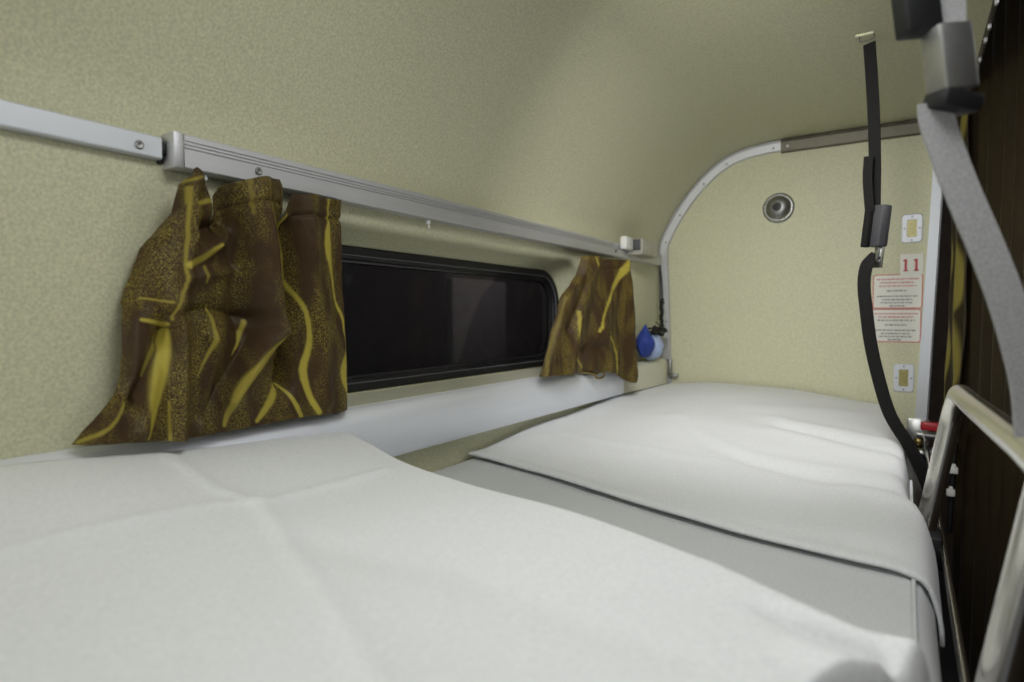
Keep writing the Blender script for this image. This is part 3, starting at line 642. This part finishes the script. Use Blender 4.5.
# ------------------------------------------------------------------ aisle curtains
def aisle_curtain(label, y0, y1, xt, xb, ztop, zbot, seed, stripes, amp, nu=150, nv=90, freq=42, edge_lean=0.):
    gold = []
    def fn(u, v):
        y = y0+(y1-y0)*u+edge_lean*(1-v)*sst(.6, 1, u); z = ztop+(zbot-ztop)*v
        x = xt+(xb-xt)*u+amp*(.6+.4*v)*math.sin(u*freq+1.5*noise.noise(Vector((u*3, v*1.2, seed)))*2)+.006*noise.noise(Vector((u*9, v*5, seed+3)))
        return (x, y, z)
    g = G().grid(fn, nu, nv)
    for j in range(nv):
        v = j/(nv-1)
        for i in range(nu):
            u = i/(nu-1); k = 0
            for c, w in stripes:
                c2 = c+.02*math.sin(v*22+c*40); ww = w*(.35+.65*abs(math.sin(v*13+c*17))); k = max(k, sst(ww*1.2, ww*.7, abs(u-c2)))
            gold.append(k)
    o = obj('aisle_curtain', g, 'curtain_aisle', None, fix=False, angle=0, solid=.002)
    o['_'] = 0; del o['_']; a = o.data.attributes.new('gold', 'FLOAT', 'POINT'); a.data.foreach_set('value', gold)
    return tag(o, label, 'curtain', None)
aisle_curtain('long shade-darkened brown curtain bunched in folds beside the aisle at right', 1.30, 1.84, .262, .122, .95, -1.2, 1, [], .015, 190, 60, 56)
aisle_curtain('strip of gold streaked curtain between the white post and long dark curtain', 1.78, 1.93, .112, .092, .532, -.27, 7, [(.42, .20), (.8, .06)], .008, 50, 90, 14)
t = thing('aisle_curtain_track', 'thin metal curtain track under the ceiling edge at right', 'track', (.125, 1.1, .53))
obj('channel', G().box((.1145, .75, .545), (.008, 1.9, .018), .001), 'alu_dull', t)
for k in range(4):
    y = 1.32+k*.085+.02*(k%2); obj('glider', G().box((.1145, y, .532), (.006, .012, .010), .002), 'alu', t)

# ------------------------------------------------------------------ light
def area(name, loc, target, size, power, col, sy=None, spread=180):
    l = bpy.data.lights.new(name, 'AREA'); l.energy = power; l.color = col; l.shape = 'RECTANGLE'; l.size = size; l.size_y = sy or size; l.spread = math.radians(spread)
    o = bpy.data.objects.new(name, l); C.objects.link(o); o.location = (loc[0], loc[1], loc[2]+H)
    d = Vector(target)-Vector(loc); o.rotation_euler = d.to_track_quat('-Z', 'Y').to_euler(); return o
area('aisle_lamp', (.50, 1.25, .66), (-.35, 1.65, -.1), .35, 3.5, (1., 1., .98), .7)
area('rear_fill', (-.15, -1.9, .25), (-.35, 2.0, .1), .6, 13., (.98, 1., 1.))  # added fill behind the camera, evens the berth and lifts the end wall
area('overhead_fill', (-.14, .42, .525), (-.18, .50, -.3), .30, 4.2, (.98, 1., 1.), .55)  # unseen overhead source, added to brighten the near bed and walls
area('far_end_fill', (-.24, .82, .510), (-.30, 1.80, -.16), .30, 2.6, (1., 1., 1.), .12, 104)  # added light without a fixture, brightens the far bed and end wall
area('outside_fill', (-1.6, 3.2, 1.3), (-2.6, 3.6, -.1), .5, 45., (1., .95, .93))  # unseen light added to brighten the wall outside the pane
w = bpy.data.worlds.new('night'); sc.world = w; w.use_nodes = True
w.node_tree.nodes['Background'].inputs[0].default_value = (.9, .92, 1., 1); w.node_tree.nodes['Background'].inputs[1].default_value = .10

# ------------------------------------------------------------------ camera
f = 600.; pit = math.atan(25/f); yaw = math.atan(395*math.cos(pit)/f)
cam = bpy.data.cameras.new('camera'); cam.sensor_width = 36; cam.lens = f/1024*36; cam.clip_start = .02
co = bpy.data.objects.new('camera', cam); C.objects.link(co); co.location = (0, 0, H)
co.rotation_euler = (math.pi/2-pit, 0, yaw)
cam.dof.use_dof = True; cam.dof.focus_distance = .95; cam.dof.aperture_fstop = 3.6
sc.camera = co
sc.view_settings.view_transform = 'Standard'; sc.view_settings.look = 'None'; sc.view_settings.gamma = 1; sc.view_settings.use_curve_mapping = False
sc.view_settings.exposure = 0.
